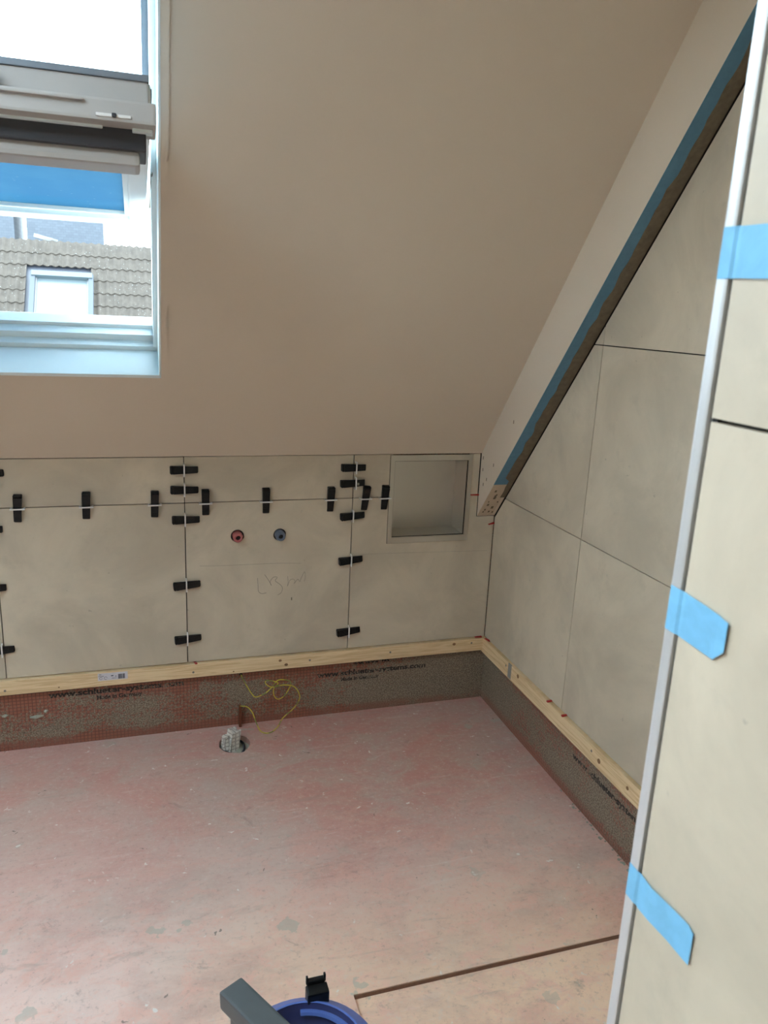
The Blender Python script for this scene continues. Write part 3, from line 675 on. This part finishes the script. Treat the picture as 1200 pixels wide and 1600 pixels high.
# ---- blue tape pieces on the near partition
def wraptape(name, z0, z1, pts, label):
    """band of tape from the return face round the trim onto the tiles; pts: (y, z_top, z_bottom, lift)"""
    bm = bmesh.new(); rows = []
    full = [(FX + .016, FY + .0006, z0, z1), (FX + .002, FY + .0007, z0, z1), (FX - .0017, FY - .0012, z0, z1)]
    full += [(FX - .0021 - l, y, a, b) for y, a, b, l in pts]
    for x, y, a, b in full:
        rows.append([bm.verts.new((x, y, a + (b - a) * k / 6)) for k in range(7)])
    for i in range(len(rows) - 1):
        for k in range(6): bm.faces.new((rows[i][k], rows[i + 1][k], rows[i + 1][k + 1], rows[i][k + 1]))
    o = obj(name, bm, MAT['tape']); md = o.modifiers.new('thickness', 'SOLIDIFY'); md.thickness = .0003; md.offset = 0
    tag(o, label, 'tape', 'blue masking tape')
wraptape('masking_tape', 1.624, 1.588, [(FY - .013, 1.624, 1.588, 0), (FY - .016, 1.624, 1.588, -.0012), (FY - .020, 1.6235, 1.588, -.0005), (FY - .05, 1.623, 1.587, -.0005), (FY - .085, 1.622, 1.587, -.0005)], 'blue masking tape piece highest on the near partition edge')
wraptape('masking_tape', 1.349, 1.311, [(FY - .013, 1.349, 1.311, 0), (FY - .016, 1.3485, 1.311, -.0012), (FY - .020, 1.3485, 1.311, -.0005), (FY - .04, 1.347, 1.310, -.0004), (FY - .058, 1.345, 1.309, -.0005), (FY - .069, 1.343, 1.320, 0.0006)], 'short blue masking tape piece in the middle of the near partition edge')
wraptape('masking_tape', 1.083, 1.050, [(FY - .013, 1.083, 1.050, 0), (FY - .016, 1.083, 1.0495, -.0012), (FY - .020, 1.083, 1.0495, -.0005), (FY - .034, 1.083, 1.051, .0008), (FY - .06, 1.0845, 1.052, -.0004), (FY - .08, 1.086, 1.052, -.0004), (FY - .087, 1.083, 1.053, 0)], 'creased blue masking tape piece lowest on the near partition edge')

# ---- blue vacuum cleaner at the viewer's feet
vc = thing('vacuum_cleaner', 'blue and black vacuum cleaner seen from above at bottom edge', 'vacuum', (-1.085, -1.628, 0))
bm = bmesh.new(); lathe(bm, [(.10, .012), (.125, .02), (.13, .05), (.128, .20), (.120, .235)], None, 40); obj('tank', bm, MAT['greyhandle'], vc, True)
bm = bmesh.new(); lathe(bm, [(.118, .235), (.137, .24), (.139, .262), (.136, .280), (.108, .302), (.104, .302)], None, 48, False); obj('lid_rim', bm, MAT['bluebody'], vc)
bm = bmesh.new(); lathe(bm, [(.1055, .3018), (.100, .285), (.092, .255), (.060, .245), (.001, .243)], None, 48, False); obj('lid_bowl', bm, MAT['navy'], vc, True)
bm = bmesh.new()
rows = []
for k in range(13):
    a = R(12 + 6 * k); rows.append([bm.verts.new((r * math.cos(a), r * math.sin(a), z)) for r, z in ((.104, .289), (.092, .293), (.090, .287), (.100, .280))])
for i in range(12):
    for k in range(4): bm.faces.new((rows[i][k], rows[i][(k + 1) % 4], rows[i + 1][(k + 1) % 4], rows[i + 1][k]))
bm.faces.new(rows[0]); bm.faces.new(rows[-1]); obj('bright_lip', bm, MAT['bluebody'], vc)
bm = bmesh.new(); lathe(bm, [(.045, .243), (.044, .272), (.034, .284), (.001, .288)], Matrix.Translation((.030, .020, 0)), 28, False); obj('dome', bm, MAT['clear'], vc, True)
bm = bmesh.new(); mh = Matrix.Translation((-.092, .060, .362)) @ Matrix.Rotation(R(-62), 4, 'Z') @ Matrix.Rotation(R(-4), 4, 'Y')
box(bm, (-.052, -.024, -.018), (.20, .024, .018), mh, .005); box(bm, (.16, -.024, -.11), (.20, .024, -.01), mh, .005); box(bm, (-.028, -.020, -.085), (.02, .020, -.012), mh, .005)
obj('handle', bm, MAT['greyhandle'], vc)
lt = obj('latch', nbox((.024, .100, .20), (.066, .124, .318), Matrix.Identity(4), .004), MAT['black'], vc)
obj('latch_lip', nbox((.028, .122, .285), (.062, .132, .326), None, .003), MAT['black'], lt)
for s in (.026, .060): obj('latch_ear', nbox((s, .124, .318), (s + .004, .130, .334), None, .001), MAT['black'], lt)
for k in range(4):
    a = R(45 + 90 * k); bm = bmesh.new(); lathe(bm, [(.014, -.008), (.018, -.004), (.018, .004), (.014, .008)], Matrix.Translation((.085 * math.cos(a), .085 * math.sin(a), .018)) @ Matrix.Rotation(R(90), 4, 'X'), 16); obj('castor', bm, MAT['black'], vc)

# ================================================================== OUTSIDE
gr = tag(obj('ground', nbox((-60, .6, -6.3), (60, 120, -6.2)), MAT['ground']), 'street ground far below the window', None, None, 'structure')
RIDGE = Vector((0, 15.0, 2.58)); PIT = R(44)
DN = Vector((0, -math.cos(PIT), -math.sin(PIT))); NN = Vector((0, -math.sin(PIT), math.cos(PIT)))
house = thing('neighbour_house', 'house opposite with weathered double roll tile roof', 'house', (-3.0, 15.0, -6.2))
def hx(o): o.matrix_parent_inverse = Matrix.Translation((3.0, -15.0, 6.2)); return o
ROOF = Matrix(((1, 0, 0, 0), (0, DN.y, NN.y, RIDGE.y), (0, DN.z, NN.z, RIDGE.z), (0, 0, 0, 1)))    # (x, down the roof, out of it)
bm = bmesh.new(); box(bm, (-11, -.02, -.16), (5, 5.2, -.035), ROOF)
roof = hx(obj('roof', bm, MAT['gasket'], house))
bm = bmesh.new(); box(bm, (-10.8, 11.7, -6.2), (4.8, 18.2, -1.3)); hx(obj('wall', bm, MAT['brick'], house))
bm = bmesh.new(); box(bm, (-11, 0, -.16), (5, 5.2, -.02), Matrix(((1, 0, 0, 0), (0, -DN.y, -NN.y, RIDGE.y), (0, DN.z, NN.z, RIDGE.z), (0, 0, 0, 1)))); hx(obj('rear_slope', bm, MAT['rooftile'], house))
GA, TW = .345, .300
def tile_geom(bm, off=Vector((0, 0, 0)), jit=0.0):
    n = 12; top = []; bot = []
    for i in range(n + 1):
        u = i / n; h = .034 * abs(math.cos(math.pi * (u * 2))) ** 2.4 + .004
        for lst, dz in ((top, 0), (bot, -.020)):
            lst.append([bm.verts.new(off + Vector((u * TW, 0, h + dz + jit))), bm.verts.new(off + Vector((u * TW, GA + .05, h + dz + .022 + jit)))])
    for i in range(n):
        bm.faces.new((top[i][0], top[i + 1][0], top[i + 1][1], top[i][1])); bm.faces.new((top[i][1], top[i + 1][1], bot[i + 1][1], bot[i][1]))
    for i in (0, n): bm.faces.new((top[i][0], top[i][1], bot[i][1], bot[i][0]))
bm = bmesh.new(); tile_geom(bm); bmesh.ops.recalc_face_normals(bm, faces=bm.faces)
RTM = bpy.data.meshes.new('roof_tile'); bm.to_mesh(RTM); bm.free(); RTM.materials.append(MAT['rooftile'])
for p in RTM.polygons: p.use_smooth = False
RWX0, RWX1, RW0 = -3.20, -2.10, 1.00                     # the roof window opposite
stuff = bmesh.new(); NR = 13
for r in range(NR):
    for c in range(-25, 37):
        x = -3.90 + c * TW * .985 - .02 * 0
        if x + TW > 4.9 or x < -10.9: continue
        s = r * GA
        if RWX0 - TW * .7 < x < RWX1 - TW * .25 and RW0 - .12 < s + .25 < RW0 + 1.42: continue
        if -8 <= c <= 15 and r < 12:
            o = bpy.data.objects.new('roof_tile', RTM); C.objects.link(o); o.parent = roof
            o.matrix_basis = ROOF @ Matrix.Translation((x, s - .03, random.random() * .004)) @ Matrix.Rotation(R(random.uniform(-.3, .3)), 4, 'Z')
        else: tile_geom(stuff, Vector((x, s - .03, random.random() * .004)))
for v in stuff.verts: v.co = ROOF @ v.co
so = obj('roof_tile', stuff, MAT['rooftile'], roof); so['kind'] = 'stuff'
rw = hx(obj('roof_window', nbox((RWX0, RW0, 0), (RWX1, RW0 + 1.4, .05), ROOF), MAT['lead'], house))
def rwb(name, mat, a, b): return obj(name, nbox(a, b, ROOF, .004), MAT[mat], rw)
rwb('head_cover', 'headlead', (RWX0, RW0 - .02, .0), (RWX1, RW0 + .11, .16)); rwb('side_cover', 'lead', (RWX0 - .02, RW0, .0), (RWX0 + .07, RW0 + 1.4, .14)); rwb('side_cover', 'lead', (RWX1 - .07, RW0, .0), (RWX1 + .02, RW0 + 1.4, .14))
rwb('frame', 'whitecap', (RWX0 + .07, RW0 + .10, .04), (RWX0 + .10, RW0 + 1.4, .09)); rwb('frame', 'whitecap', (RWX1 - .10, RW0 + .10, .04), (RWX1 - .07, RW0 + 1.4, .09))
rwb('pane', 'houseglass', (RWX0 + .10, RW0 + .10, .045), (RWX1 - .10, RW0 + 1.4, .07))
# slate-hung blocks behind the ridge
def slateblock(x0, x1, y0, zt, lb):
    t = thing('slate_dormer', lb, 'dormer', ((x0 + x1) / 2, y0, -6.2), 'slate clad blocks behind the ridge')
    for nm, mt, a, b in (('cladding', 'slate', (x0, y0, -6.2), (x1, y0 + 2.2, zt)), ('roof_edge', 'lead', (x0 - .05, y0 - .05, zt), (x1 + .05, y0 + 2.25, zt + .1))):
        o = obj(nm, nbox(a, b), MAT[mt], t); o.matrix_parent_inverse = Matrix.Translation(-Vector(t.location))
slateblock(-3.95, -2.06, 20.5, 4.6, 'wide slate clad block behind the roof ridge opposite')
slateblock(-6.9, -4.25, 20.5, 4.6, 'slate clad block behind the ridge at the left picture edge')
bm = bmesh.new(); box(bm, (-.22, -.06, -.04), (.22, .06, .04), Matrix.Translation((-3.0, 15.15, 2.66)) @ Matrix.Rotation(R(13), 4, 'Y'), .01)
tag(obj('flashing_board', bm, MAT['whitecap']), 'white sloping board lying behind the roof ridge opposite', 'board')
bm = bmesh.new(); tube(bm, [(-1.84, 15.25, 2.75), (-1.62, 15.2, 2.66), (-1.44, 15.15, 2.58)], .008, 6)
tag(obj('cable', bm, MAT['lead']), 'thin dark cable rising over the roof ridge opposite', 'cable')
